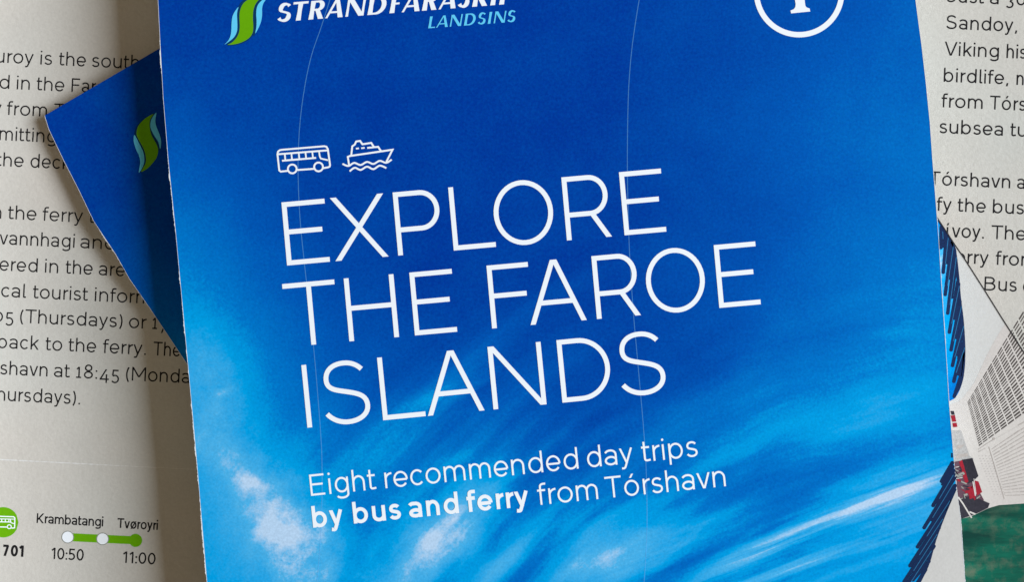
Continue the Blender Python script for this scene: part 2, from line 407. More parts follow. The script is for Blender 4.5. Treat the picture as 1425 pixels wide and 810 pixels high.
def glyph(ch, W, t):
    h = t / 2; L = []
    if ch == 'A':
        w = t * 0.54
        L = [dg(w, 0, W / 2 - w * .25, CAP, t), dg(W - w, 0, W / 2 + w * .25, CAP, t), st((W * .2, CAP * .33), (W * .8, CAP * .33))]
    elif ch == 'B':
        m = CAP * .53
        L = [st((h, 0), (h, CAP)), pl([(h, CAP - h)] + arc(W * .5, (CAP - h + m) / 2, W * .42 - h, (CAP - h - m) / 2, 90, -90) + [(h, m)]),
             pl([(h, m)] + arc(W * .52, (m + h) / 2, W * .48 - h, (m - h) / 2, 90, -90) + [(h, h)])]
    elif ch == 'D':
        L = [pl([(h, h), (h, CAP - h), (W * .38, CAP - h)] + arc(W * .46, CAP / 2, W * .54 - h, CAP / 2 - h, 90, -90) + [(h, h)])]
        L = [st((h, 0), (h, CAP)), pl([(h, CAP - h)] + arc(W * .40, CAP / 2, W * .60 - h, CAP / 2 - h, 90, -90, 30) + [(h, h)])]
    elif ch == 'E':
        L = [st((W, CAP - h), (h, CAP - h), (h, h), (W, h)), st((h, CAP * .525), (W * .89, CAP * .525))]
    elif ch == 'F':
        L = [st((W, CAP - h), (h, CAP - h), (h, 0)), st((h, CAP * .51), (W * .91, CAP * .51))]
    elif ch == 'H':
        L = [st((h, 0), (h, CAP)), st((W - h, 0), (W - h, CAP)), st((h, CAP * .52), (W - h, CAP * .52))]
    elif ch == 'I': L = [st((W / 2, 0), (W / 2, CAP))]
    elif ch == 'J': L = [pl([(W - h, CAP)] + arc(W * .45, 190, W * .55 - h, 190 - h, 0, -150))]
    elif ch == 'K':
        L = [st((h, 0), (h, CAP)), dg(h, CAP * .3, W - t * .6, CAP, t), dg(W * .30, CAP * .52, W - t * .5, 0, t)]
    elif ch == 'L': L = [st((h, CAP), (h, h), (W, h))]
    elif ch == 'M':
        L = [st((h, 0), (h, CAP)), st((W - h, 0), (W - h, CAP)), dg(h, CAP, W / 2, 190, t), dg(W - h, CAP, W / 2, 190, t)]
    elif ch == 'N':
        L = [st((h, 0), (h, CAP)), st((W - h, 0), (W - h, CAP)), dg(t * .62, CAP, W - t * .62, 0, t)]
    elif ch == 'O': L = [ell(W / 2, CAP / 2, W / 2 - h, CAP / 2 - h + 9)]
    elif ch == 'P':
        m = CAP * .40
        L = [st((h, 0), (h, CAP)), pl([(h, CAP - h)] + arc(W * .58, (CAP - h + m) / 2, W * .42 - h, (CAP - h - m) / 2, 90, -90) + [(h, m)])]
    elif ch == 'R':
        m = CAP * .395
        L = [st((h, 0), (h, CAP)), pl([(h, CAP - h)] + arc(W * .57, (CAP - h + m) / 2, W * .41 - h, (CAP - h - m) / 2, 90, -90) + [(h, m)]), dg(W * .60, m, W - t * .62, 0, t)]
    elif ch == 'S': L = [pl([(x, y - 6 + 12 * y / CAP) for x, y in s_curve(W, CAP, t)])]
    elif ch == 'T': L = [st((0, CAP - h), (W, CAP - h)), st((W / 2, 0), (W / 2, CAP))]
    elif ch == 'V': L = [dg(t * .55, CAP, W / 2 - t * .1, 0, t), dg(W - t * .55, CAP, W / 2 + t * .1, 0, t)]
    elif ch == 'X': L = [dg(t * .62, CAP, W - t * .62, 0, t), dg(t * .62, 0, W - t * .62, CAP, t)]
    elif ch in 'oóø':
        L = [ell(W / 2, XH / 2, W / 2 - h, XH / 2 - h + 8)]
        if ch == 'ó': L.append(dg(W * .46, XH + 75, W * .62, XH + 205, t * .9))
        if ch == 'ø': L.append(dg(W * .12, -20, W * .88, XH + 20, t * .8))
    elif ch == 'a':
        L = [pl([(W * .08, XH * .80)] + bez((W * .08, XH * .80), (W * .2, XH * .93), (W * .36, XH - h + 6), (W * .5, XH - h + 6)) [1:] + arc(W * .5, XH * .68, W * .5 - h - 8, XH * .32 - h + 6, 90, 0)[1:] + [(W - h - 8, 70), (W, 5)][:2]),
             ell(W * .5 - 4, 152, W * .5 - h - 2, 156 - h)]
        L[0] = pl(L[0][1][:-1] + [(W - h - 8, 0)])
    elif ch == 'b': L = [st((h, 0), (h, ASC)), ell(W / 2, XH / 2, W / 2 - h, XH / 2 - h + 8)]
    elif ch == 'd': L = [st((W - h, 0), (W - h, ASC)), ell(W / 2, XH / 2, W / 2 - h, XH / 2 - h + 8)]
    elif ch == 'p': L = [st((h, DSC), (h, XH)), ell(W / 2, XH / 2, W / 2 - h, XH / 2 - h + 8)]
    elif ch == 'c': L = [pl(arc(W * .53, XH / 2, W * .53 - h, XH / 2 - h + 8, 42, 318, 30))]
    elif ch == 'e': L = [pl([(W - h, XH * .47)] + arc(W / 2, XH / 2, W / 2 - h, XH / 2 - h + 8, 0, 322, 36)), st((h, XH * .47), (W - h, XH * .47))]
    elif ch == 'f': L = [pl([(W * .36, 0)] + [(W * .36, ASC - 150)] + bez((W * .36, ASC - 150), (W * .36, ASC - 40), (W * .55, ASC - h + 8), (W, ASC - h))[1:]), st((0, XH - h - 8), (W * .92, XH - h - 8))]
    elif ch == 'g':
        L = [ell(W / 2, XH / 2 + 10, W / 2 - h, XH / 2 - h), pl([(W - h, XH), (W - h, -40)] + arc(W / 2, -40, W / 2 - h, 155 - h, 0, -150))]
    elif ch == 'h': L = [st((h, 0), (h, ASC)), pl(arch(h, W - h, XH - h + 8, t, 200))]
    elif ch == 'n': L = [st((h, 0), (h, XH)), pl(arch(h, W - h, XH - h + 8, t, 200))]
    elif ch == 'm':
        c = W / 2
        L = [st((h, 0), (h, XH)), pl(arch(h, c, XH - h + 8, t, 180)), pl(arch(c, W - h, XH - h + 8, t, 180))]
    elif ch == 'u': L = [st((W - h, 0), (W - h, XH)), pl([(h, XH)] + arc(W / 2, 200, W / 2 - h, 200 - h + 8, 180, 360, 20))]
    elif ch in 'ií':
        L = [st((W / 2, 0), (W / 2, XH))]
        L.append(('p', arc(W / 2, 672, t * .62, t * .62, 0, 360, 12)[:-1]) if ch == 'i' else dg(W * .4, XH + 75, W * 1.0, XH + 205, t * .9))
    elif ch == 'k': L = [st((h, 0), (h, ASC)), dg(h, 165, W - t * .65, XH, t), dg(W * .34, 330, W - t * .55, 0, t)]
    elif ch == 'l': L = [pl([(h, ASC), (h, 90)] + bez((h, 90), (h, 25), (h + 20, h), (W, h))[1:])]
    elif ch == 'r': L = [st((h, 0), (h, XH)), pl(arc(W + 10, XH - h - 190, W + 10 - h, 190, 180, 92, 12))]
    elif ch == 's': L = [pl([(x, y - 5 + 10 * y / XH) for x, y in s_curve(W, XH, t)])]
    elif ch == 't': L = [pl([(W * .34, 665), (W * .34, 120)] + bez((W * .34, 120), (W * .34, 25), (W * .55, h - 8), (W, h + 22))[1:]), st((0, XH - h - 8), (W * .95, XH - h - 8))]
    elif ch == 'v': L = [dg(t * .55, XH, W / 2 - t * .1, 0, t), dg(W - t * .55, XH, W / 2 + t * .1, 0, t)]
    elif ch == 'y':
        L = [dg(t * .55, XH, W / 2, 20, t), pl([(W - t * .6, XH), (W * .40, -70)] + bez((W * .40, -70), (W * .34, -150), (W * .26, DSC + h), (W * .10, DSC + h + 8))[1:])]
    elif ch == '(': L = [pl(arc(W + 260, 300, W + 260 - h, 560, 138, 222, 14))]
    elif ch == ')': L = [pl(arc(-260, 300, W + 260 - h, 560, 42, -42, 14))]
    elif ch == '.': L = [('p', arc(W / 2, t * .55, t * .62, t * .62, 0, 360, 12)[:-1])]
    elif ch == ',': L = [dg(W * .3, -95, W * .62, 75, t)]
    elif ch == ':': L = [('p', arc(W / 2, t * .55, t * .62, t * .62, 0, 360, 12)[:-1]), ('p', arc(W / 2, 400, t * .62, t * .62, 0, 360, 12)[:-1])]
    # old style figures
    elif ch == '0': L = [ell(W / 2, XH / 2, W / 2 - h, XH / 2 - h + 8)]
    elif ch == '1': L = [st((W * .55, 0), (W * .55, XH + 60)), st((W * .1, XH - 70), (W * .55, XH + 50)), st((0, h), (W, h))]
    elif ch == '3': L = [pl(arc(W * .45, 355, W * .42, 170 - h, 140, -80, 18)), pl(arc(W * .45, 20, W * .55 - h, 195 - h, 88, -145, 22))]
    elif ch == '4': L = [dg(W * .10, 20, W * .68, XH, t), st((0, 5), (W, 5)), st((W * .72, DSC), (W * .72, 260))]
    elif ch == '5': L = [st((W * .9, XH - h), (W * .2, XH - h), (W * .14, 225)), pl([(W * .14, 235)] + arc(W * .45, 40, W * .55 - h, 222 - h, 118, -145, 24))]
    elif ch == '7': L = [st((0, XH - h), (W - h, XH - h)), dg(W - h, XH - h, W * .3, DSC, t)]
    elif ch == '8': L = [ell(W / 2, 545, W * .42 - h, 180 - h), ell(W / 2, 188, W / 2 - h, 194 - h)]
    # lining figures for the timetable
    elif ch == '\u24ea': L = [ell(W / 2, CAP / 2, W / 2 - h, CAP / 2 - h + 8)]
    elif ch == '\u2460': L = [st((W * .72, 0), (W * .72, CAP)), st((W * .1, CAP - 170), (W * .72, CAP - 25))]
    elif ch == '\u2464': L = [st((W * .92, CAP - h), (W * .2, CAP - h), (W * .15, CAP * .52)), pl([(W * .15, CAP * .54)] + arc(W * .42, 222, W * .58 - h, 228 - h, 122, -140, 24))]
    elif ch == '\u2466': L = [st((0, CAP - h), (W - h, CAP - h)), dg(W - h * 1.6, CAP - h, W * .3, 0, t)]
    return L
WID = dict(A=640, B=560, D=640, E=500, F=480, H=620, I=80, J=430, K=560, L=470, M=740, N=640, O=720, P=540, R=560, S=540, T=560, V=640, X=600,
           a=430, b=480, c=440, d=480, e=480, f=290, g=475, h=430, i=80, k=420, l=150, m=710, n=430, o=500, p=480, r=240, s=380, t=285, u=430, v=460, y=460)
WID.update({'ó': 500, 'ø': 500, 'í': 80, '(': 170, ')': 170, '.': 90, ',': 110, ':': 90, '0': 480, '1': 270, '3': 400, '4': 500, '5': 400, '7': 420, '8': 480,
            '\u24ea': 480, '\u2460': 300, '\u2464': 440, '\u2466': 440})
GAP = dict(v=(15, 15), y=(15, 15), f=(25, 0), t=(25, 20), r=(75, 5), T=(20, 20), a=(50, 70), s=(45, 45), o=(45, 45), e=(45, 40), c=(45, 30), k=(75, 15), A=(10, 10), V=(10, 10), l=(75, 20))

def put(mb, g, T, t):
    for it in g:
        if it[0] == 'p': mb.poly([T(*q) for q in it[1]])
        else: mb.ribbon(it[1], t, it[0] == 'c', T)

def frame(ox, oy, k, slope_deg, shear=0.0):
    c, s_ = math.cos(math.radians(slope_deg)), math.sin(math.radians(slope_deg))
    def T(x, y):
        x = x + shear * y
        return (ox + (x * c - y * -s_) * k if False else ox + k * (x * c + y * s_), oy + k * (x * s_ - y * c))
    return T

def word(mb, text, x0, y0, x1, slope_deg, em, t, gk=1.0):
    """set one word from pixel x0 (baseline y0) to pixel x1"""
    k = em / 1000
    c = math.cos(math.radians(slope_deg))
    want = (x1 - x0) / c / k
    pos, x = [], 0.0
    for i, ch in enumerate(text):
        l, r = (gk * q for q in GAP.get(ch, (70, 70)))
        if i: x += l
        pos.append(x); x += WID[ch]
        if i < len(text) - 1: x += r
    f = want / x
    T = frame(x0, y0, k, slope_deg)
    for ch, p in zip(text, pos):
        W = WID[ch] * f
        if ch in 'iI.:í' : W = WID[ch]
        put(mb, glyph(ch, W, t), lambda a, b, p=p: T(a + p * f, b), t)

# ------------------------------------------------------------------ the table (setting)
def slab(name, mat, corners, z0, z1, parent=None):
    n = len(corners)
    v = [(x, y, z1) for x, y in corners] + [(x, y, z0) for x, y in corners]
    f = [list(range(n)), list(range(2 * n - 1, n - 1, -1))] + [[i, i + n, (i + 1) % n + n, (i + 1) % n] for i in range(n)]
    me = bpy.data.meshes.new(name); me.from_pydata(v, [], f); me.update(); me.materials.append(mat)
    o = bpy.data.objects.new(name, me); COL.objects.link(o); o.parent = parent
    return o
tb = slab('table_top', M['table'], [(-.45, -.35), (.45, -.35), (.45, .35), (-.45, .35)], -0.0209, -0.0009)
tb['kind'] = 'structure'

# ------------------------------------------------------------------ 1. the opened leaflet that everything lies on
def z_leaf(px, py):
    fold = 640 + 0.052 * px
    d = py - fold
    z = 0.00010 * math.exp(-(d / 45.0) ** 2)
    z += 0.00012 * math.sin(px / 95.0 + 0.8) * math.exp(-max(px - 60, 0) / 260.0)
    d = min(max(165 - px, 0), 330) * PX          # the left margin curls up a little
    z += 6.8 * d * d + max(-165 - px, 0) * PX * 0.42
    return z - 0.00005
leaf = thing('opened_leaflet', 'opened grey leaflet with black text columns lying under both blue brochures', 'leaflet', (0, 0, -0.0007))
SL = Surf(z_leaf, (0, 0, -0.0007))
def build_leaf_paper():
    xs = [-420 + 6 * i for i in range(0, 104)] + [210 + 20 * i for i in range(0, 84)]
    ys = [-330 + 20 * j for j in range(0, 41)] + [480 + 6 * j for j in range(0, 61)] + [850 + 20 * j for j in range(0, 16)]
    v, f = [], []
    nx, ny = len(xs), len(ys)
    for th in (0.0, -0.00012):
        for y in ys:
            for x in xs:
                v.append(SL.at(x, y, th))
    N = nx * ny
    for j in range(ny - 1):
        for i in range(nx - 1):
            a = j * nx + i
            f.append([a, a + nx, a + nx + 1, a + 1])
            f.append([N + a, N + a + 1, N + a + nx + 1, N + a + nx])
    rim = [i for i in range(nx)] + [j * nx + nx - 1 for j in range(1, ny)] + [(ny - 1) * nx + i for i in range(nx - 2, -1, -1)] + [j * nx for j in range(ny - 2, 0, -1)]
    for a, b in zip(rim, rim[1:] + rim[:1]): f.append([a, b, b + N, a + N])
    me = bpy.data.meshes.new('paper_sheet'); me.from_pydata(v, [], f); me.update(); me.materials.append(M['leaflet'])
    for p in me.polygons: p.use_smooth = True
    o = bpy.data.objects.new('paper_sheet', me); COL.objects.link(o); o.parent = leaf
build_leaf_paper()

SLOPE = 2.7
LEFT = [
    (86.6, [('uroy', -6, 46.7), ('is', 56, 72.2), ('the', 81.8, 119.3), ('south', 127.7, 193.7)]),
    (122.8, [('d', -1, 12.9), ('in', 23.1, 41.3), ('the', 50.7, 89.3), ('Faroe', 99.3, 160)]),
    (159.0, [('y', -11, 2), ('from', 9.3, 65.1), ('Tó', 75, 105)]),
    (194.8, [('mitting', -1, 77.8)]),
    (230.9, [('the', -6, 32.7), ('deck', 42.2, 98)]),
    (304.2, [('n', -10, 1.7), ('the', 10.9, 50.5), ('ferry', 59, 115.4), ('to', 124, 145)]),
    (339.9, [('vannhagi', -1, 103.6), ('and', 111.6, 160)]),
    (376.5, [('ered', -1, 52.2), ('in', 62.3, 80.8), ('the', 91, 128.8), ('area', 137.3, 188)]),
    (413.0, [('cal', 1.4, 36.1), ('tourist', 45.6, 122.2), ('inform', 131.7, 209.6)]),
    (448.0, [('05', -9, 18.5), ('(Thursdays)', 27.7, 170.2), ('or', 179.2, 203.6), ('17:', 211.8, 238)]),
    (484.6, [('back', -3.5, 53.8), ('to', 63, 86.3), ('the', 95, 133.6), ('ferry.', 143, 203), ('The', 213.1, 251)]),
    (521.2, [('shavn', 0, 66), ('at', 75, 97), ('18:45', 105.9, 165.6), ('(Monda', 175.1, 264)]),
    (557.9, [('hursdays).', -4, 111.3)]),
]
for i, (y0, ws) in enumerate(LEFT):
    mb = MB(SL, 1)
    for w, a, b in ws:
        word(mb, w, a, y0 + a * 0.0472, b, SLOPE, 27.0, 75)
    mb.build('text_line', M['black_ink'], leaf, 'black printed text line reading ' + ' '.join(w for w, a, b in ws))
RS = 2.45
RIGHT = [
    (1359, 4.1, [('Just', 1317.8, 1369.2), ('a', 1377.5, 1389.9), ('30', 1400, 1427)]),
    (1349.6, 41.0, [('Sandoy,', 1316.3, 1415.5)]),
    (1334.4, 77.4, [('Viking', 1314, 1389.9), ('his', 1400.4, 1428)]),
    (1314, 113.4, [('birdlife,', 1313, 1403.2), ('nat', 1414.3, 1446)]),
    (1312.7, 149.0, [('from', 1309.9, 1367.3), ('Tórs', 1377.2, 1427.5)]),
    (1341, 186.4, [('subsea', 1307, 1395.7), ('tun', 1405.6, 1444)]),
    (1326.9, 258.6, [('Tórshavn', 1293, 1405.7), ('and', 1415.2, 1457)]),
    (1305.7, 293.2, [('fy', 1303.3, 1324.2), ('the', 1332.3, 1371.7), ('bus', 1381.3, 1424.7)]),
    (1330.4, 330.4, [('í', 1317, 1319.5), ('voy.', 1324.2, 1369), ('The', 1379.3, 1427.5)]),
    (1346, 366.8, [('ferry', 1319.8, 1375.8), ('from', 1385.3, 1441)]),
    (1373, 404.3, [('Bus', 1369.6, 1414.7), ('co', 1423.4, 1450)]),
]
for xr, yr, ws in RIGHT:
    mb = MB(SL, 1)
    for w, a, b in ws:
        word(mb, w, a, yr + (a - xr) * math.tan(math.radians(RS)), b, RS, 27.2, 83)
    mb.build('text_line', M['black_ink'], leaf, 'black printed text line reading ' + ' '.join(w for w, a, b in ws))
# crease
mb = MB(SL, 1)
L, R = [], []
for k in range(140):
    x = -30 + k * 2.3
    y = 639.9 + 0.0515 * x
    w = 0.45 * random.random() + (0.75 if (x < 150 and random.random() < 0.6) else 0.15)
    L.append((x, y + w * .8)); R.append((x, y - w * .8))
mb.strip(L, R)
mb.build('crease', M['crease'], leaf, 'thin worn fold line across the paper')
# timetable strip
def timetable():
    sl = 3.1
    mb = MB(SL, 1); word(mb, 'Krambatangi', 50.8, 728.3, 143.1, sl, 19.2, 104, 0.5); mb.build('stop_name', M['black_ink'], leaf, 'stop name Krambatangi in narrow black type')
    mb = MB(SL, 1); word(mb, 'Tvøroyri', 162.9, 735.1, 219.1, sl, 19.2, 104, 0.5); mb.build('stop_name', M['black_ink'], leaf, 'stop name Tvøroyri in narrow black type')
    tr = str.maketrans('0157', '\u24ea\u2460\u2464\u2466')
    mb = MB(SL, 1); word(mb, '10:50'.translate(tr), 71.1, 778.5, 116.2, sl, 22.4, 96, 0.7); mb.build('stop_time', M['black_ink'], leaf, 'time 10:50')
    mb = MB(SL, 1); word(mb, '11:00'.translate(tr), 170.5, 783.8, 216.1, sl, 22.4, 96, 0.7); mb.build('stop_time', M['black_ink'], leaf, 'time 11:00')
    mb = MB(SL, 1); word(mb, '701'.translate(tr), 3.8, 774.1, 32.6, sl, 22.2, 150, 0.55); mb.build('route_number', M['black_ink'], leaf, 'bold route number 701')
    mb = MB(SL, 1)
    p, q = (94.2, 748), (188.7, 752.6)
    mb.ribbon([(p[0] + (q[0] - p[0]) * k / 12, p[1] + (q[1] - p[1]) * k / 12) for k in range(13)], 11.2)
    mb.disc(q, 9.2)
    line = mb.build('route_line', M['green_ink'], leaf, 'green route bar with a round end')
    for c in ((94.2, 748), (142.8, 750.5)):
        a = MB(SL, 2); a.disc(c, 8.8)
        ring = a.build('stop_ring', M['grey_ink'], line)
        a = MB(SL, 3); a.disc(c, 7.6)
        a.build('stop_dot', M['white_ink'], line)
    a = MB(SL, 1); a.slices((4.5, 727.4), 21.2)
    bd = a.build('bus_badge', M['green_ink'], leaf, 'round green badge with a white bus outline')
    a = MB(SL, 2); z = Z(0, 700, 8.1)
    a.ribbon(z([(-180, 270), (-200, 200), (-195, 160), (-180, 148), (155, 160), (168, 175), (165, 285), (130, 288)]), 1.5)
    a.ribbon(z([(-180, 270), (82, 276)]), 1.5)
    a.ribbon(z([(-190, 180), (165, 187)]), 1.1)
    a.ribbon(z([(-150, 214), (120, 219)]), 1.3)
    for x in (-60, -20, 20, 60, 100): a.ribbon(z([(x, 183), (x, 216)]), 1.2)
    a.ribbon(z([(115, 186), (125, 228), (165, 238)]), 1.2)
    a.ring(z([(105, 272)])[0], 2.7, 1.3, 24); a.ring(z([(-120, 268)])[0], 2.7, 1.3, 24)
    a.build('bus_outline', M['white_ink'], bd)
timetable()

# ------------------------------------------------------------------ brochures: shared builder for the paper body
def jag(pts, step, amp):
    """walk along an edge and roughen it"""
    out = []
    for (a, b) in zip(pts[:-1], pts[1:]):
        l = math.hypot(b[0] - a[0], b[1] - a[1]); n = max(1, int(l / step))
        nx, ny = -(b[1] - a[1]) / l, (b[0] - a[0]) / l
        for k in range(n):
            t = k / n; r = random.uniform(-amp, amp)
            out.append((a[0] + (b[0] - a[0]) * t + nx * r, a[1] + (b[1] - a[1]) * t + ny * r))
    out.append(pts[-1])
    return out

def body(root, surf, outline, uvf, thick, zbottom, npan, inset, trim=None):
    """cover (printed top, bare core sides) and the folded panels beneath it"""
    n = len(outline)
    v = [surf.at(x, y, 0) for x, y in outline] + [surf.at(x, y, -thick) for x, y in outline]
    ar = sum(a[0] * b[1] - b[0] * a[1] for a, b in zip(outline, outline[1:] + outline[:1]))
    top = list(range(n)); bot = [i + n for i in range(n)][::-1]
    sides = [[i, i + n, (i + 1) % n + n, (i + 1) % n] for i in range(n)]
    if ar > 0: top.reverse(); bot.reverse(); sides = [s_[::-1] for s_ in sides]
    me = bpy.data.meshes.new('cover')
    me.from_pydata(v, [], [top, bot] + sides); me.update()
    me.materials.append(M['sky']); me.materials.append(M['core'])
    for i, p in enumerate(me.polygons): p.material_index = 0 if i == 0 else 1
    uvl = me.uv_layers.new(name='cover_uv')
    pts2 = outline + outline
    for lp in me.loops:
        x, y = uvf(*pts2[lp.vertex_index])
        uvl.data[lp.index].uv = (x / 1000, y / 1000)
    cov = bpy.data.objects.new('cover', me); COL.objects.link(cov); cov.parent = root
    # folded inner panels
    cx = sum(p[0] for p in outline) / n; cy = sum(p[1] for p in outline) / n
    ztop = surf.zf(cx, cy) - thick
    gap = (ztop - zbottom) / npan
    for k in range(npan):
        ins = inset * (0.6 + 0.8 * random.random())
        pts = []
        for x, y in outline[::6] if n > 60 else outline:
            d = math.hypot(x - cx, y - cy)
            q = surf.at(x + (cx - x) / d * ins, y + (cy - y) / d * ins)
            pts.append((q[0], q[1]))
        z1 = zbottom + gap * (k + 1) - 0.00003 - surf.o[2]
        z0 = zbottom + gap * k + (0.0 if k == 0 else gap * 0.35) - surf.o[2]
        ar2 = sum(a[0] * b[1] - b[0] * a[1] for a, b in zip(pts, pts[1:] + pts[:1]))
        if ar2 < 0: pts.reverse()
        slab('inner_panel', M['core'], pts, z0, z1, root)
    return cov

def worn(surf, edge, wmax, cover, density=0.6, start=0.0, layer=3):
    """bare fibres where the ink has chipped along an edge"""
    mb = MB(surf, layer)
    L, R = [], []
    on = 0
    pts = jag(edge, 1.6, 0.0)
    lvl = 0.3
    for k, p in enumerate(pts):
        a = pts[max(k - 1, 0)]; b = pts[min(k + 1, len(pts) - 1)]
        l = math.hypot(b[0] - a[0], b[1] - a[1]); tx, ty = (b[0] - a[0]) / l, (b[1] - a[1]) / l
        lvl += random.uniform(-.28, .28); lvl = min(max(lvl, -0.4), 1.0)
        w = max(0.12, wmax * (lvl if random.random() < density else lvl * .4))
        L.append((p[0] + ty * 0.35, p[1] - tx * 0.35)); R.append((p[0] - ty * w, p[1] + tx * w))
    q0, q1, q2 = L[0], R[0], R[1]
    ar = (q1[0] - q0[0]) * (q2[1] - q0[1]) - (q1[1] - q0[1]) * (q2[0] - q0[0])
    if ar > 0: L, R = R, L
    mb.strip(L, R)
    return mb.build('worn_edge', M['core'], cover)

# ------------------------------------------------------------------ 2. the lower brochure (turned about thirty degrees)
Z2 = 0.0028
low = thing('travel_brochure', 'askew blue brochure underneath, mostly covered, with a ferry picture showing at its right', 'brochure', (0, 0, 0.0001))
S2 = Surf(lambda x, y: Z2, (0, 0, 0.0001))
L2 = [(62, 160.5), (67.6, 179), (89, 224), (109.5, 264), (130.5, 308), (161, 354), (180, 388), (209, 430), (260.7, 507.6)]
E2 = [(900, -330), (1304.5, 303.3), (1328.7, 340.5), (1344.2, 363.2), (1369.3, 402.6), (1394.7, 443.5), (1425, 491)]
out2 = jag(L2, 4, 0.35)[:-1] + [(260.7, 507.6), (1050, 1880), (1990, 1340)] + E2[::-1]
def uv2(x, y):
    dx, dy = x - 62, y - 160
    u, v_ = dx * .866 - dy * .5, dx * .5 + dy * .866
    return (215 + 1.04 * (u * .9965 + v_ * .083), -75 + 1.04 * (v_ * .9965 - u * .083))
cov2 = body(low, S2, out2, uv2, 0.00022, 0.00012, 4, 4)
worn(S2, L2, 0.9, cov2, 0.5)

def low_art():
    # swoosh of bare white below the blue, then the ferry picture
    bnd = [(1304.5, 303.3), (1328.4, 340.6), (1331.3, 354.4), (1334.7, 383.8), (1337.3, 414.9), (1341.4, 449.4), (1343.4, 489), (1341.8, 518.6), (1337.4, 538.3), (1330.5, 552.2), (1322.6, 558), (1300, 566)]
    mb = MB(S2, 1)
    bs = bnd[:2] + catmull(bnd[1:], 5)[1:]
    mb.poly(bs + [(1300, 900), (1560, 900), (1600, 766), (1425.4, 490.4), (1394.7, 443.2), (1369.3, 402.3), (1344.2, 362.9)])
    mb.build('white_band', M['bare_white'], low, 'bare white curved band beside the dark strokes')
    edge = [(1398.7, 451.0), (1386.8, 469.2), (1373, 494.9), (1363.1, 516.6), (1353.2, 536.4), (1337.4, 555.8), (1327.5, 561.7), (1300, 572)]
    mb = MB(S2, 2)
    mb.poly(catmull(edge, 5) + [(1300, 900), (1560, 900), (1600, 766.5), (1424.9, 490.6)])
    pic = mb.build('ferry_picture', M['hull'], low, 'printed picture of a white slatted ship wall and green deck')
    z5, z6, z7 = Z(1290, 400, 5.06), Z(1290, 540, 5.06), Z(1240, 620, 4.264)
    def grid(A, B, C, D, nc, nr, pu, pv, cu, cv, mat, name, jitter=0.08):
        m = MB(S2, 3)
        def P(u, v):
            u_, v_ = u ** pu, v ** pv
            return tuple((A[j] * (1 - u_) + B[j] * u_) * (1 - v_) + (C[j] * (1 - u_) + D[j] * u_) * v_ for j in (0, 1))
        for i in range(nc):
            for k in range(nr):
                e = random.uniform(-jitter, jitter)
                u0, u1 = (i + cu) / nc, (i + 1 - cu) / nc
                v0, v1 = (k + .5 - cv / 2) / nr, (k + .5 + cv / 2 + e * cv) / nr
                m.poly([P(u0, v0), P(u1, v0), P(u1, v1), P(u0, v1)])
        return m.build(name, mat, pic)
    grid((1346, 560), (1424, 431), (1362, 622), (1478, 538), 12, 23, 1.2, 1.05, .09, .50, M['slot'], 'wall_slots', .22)
    grid((1379, 624), (1480, 553), (1399, 692), (1505, 690), 10, 18, 1.0, 1.0, .04, .30, M['seam_grey'], 'panel_seams', .3)
    # the louvre field is trimmed at the edge of the sheet by the white margin of the next panel
    m = MB(S2, 4)
    m.ribbon(z6([(365, 442), (430, 405), (560, 330), (683, 262), (800, 195)]), 5.6)
    m.build('wall_beam', M['hull'], pic)
    m = MB(S2, 5)
    m.ribbon(z6([(360, 452), (410, 425)]), .9); m.ribbon(z6([(365, 430), (470, 362)]), .7); m.disc(z6([(470, 358)])[0], 1.7, 10)
    m.ribbon(z6([(435, 415), (545, 785)]), .8)
    m.ribbon(z6([(640, 655 - 390), (790, 180)]), .7)
    m.build('wall_joints', M['seam_grey'], pic)
    m = MB(S2, 3)
    for r in range(16):
        for c in range(4):
            x, y = 360 + c * 24 + r * 7.2, 480 + r * 18
            m.poly(z6([(x, y), (x + 9, y - 2), (x + 10, y + 2), (x + 1, y + 4)]))
    m.build('mesh_holes', M['seam_grey'], pic)
    m = MB(S2, 3)
    m.poly(z6([(150, 300), (240, 300), (300, 480), (330, 500), (250, 520), (190, 540), (150, 540)]))
    m.build('grey_roof', M['pale_grey'], pic)
    m = MB(S2, 4)
    m.poly(z6([(215, 405), (265, 400), (240, 425), (200, 435)])); m.poly(z6([(215, 470), (285, 460), (292, 480), (200, 500)]))
    m.build('pale_roof', M['seam_grey'], pic)
    m = MB(S2, 4)
    m.poly(z6([(150, 530), (250, 510), (330, 660), (400, 790), (390, 830), (150, 830)]))
    m.build('mauve_bay', M['maroon_ink'], pic)  # grey-mauve floor area of the printed picture
    rnd = random.Random(11)
    for nm, mt, cnt, ly in (('bay_clutter', 'dusk_ink', 16, 6), ('pale_clutter', 'grey_ink', 12, 7), ('red_clutter', 'red_ink', 7, 6)):
        m = MB(S2, ly)
        for _ in range(cnt):
            x, y = rnd.uniform(195, 370), rnd.uniform(560, 800)
            if x > 250 + (y - 560) * .55: x -= 90
            a, b_, q = rnd.uniform(6, 24), rnd.uniform(3, 9), rnd.uniform(-.9, 1.3)
            c_, s_ = math.cos(q), math.sin(q)
            m.poly(z6([(x + u * c_ - v * s_, y + u * s_ + v * c_) for u, v in ((-a, -b_), (a, -b_ * .6), (a * .8, b_), (-a * .9, b_ * .7))]))
        m.build(nm, M[mt], pic)
    m = MB(S2, 5)
    m.poly(z6([(245, 507), (320, 495), (362, 622), (320, 664), (290, 672)]))
    m.poly(z6([(165, 163), (188, 163), (196, 190), (172, 190)]))
    m.poly(z7([(395, 318), (440, 308), (480, 300), (585, 345), (575, 372), (520, 400), (470, 420), (410, 440), (400, 400)]))
    m.build('dark_hold', M['dusk_ink'], pic)
    m = MB(S2, 6)
    m.poly(z6([(225, 522), (247, 508), (294, 668), (268, 672)]))
    m.poly(z6([(330, 652), (362, 660), (388, 735), (350, 760)]))
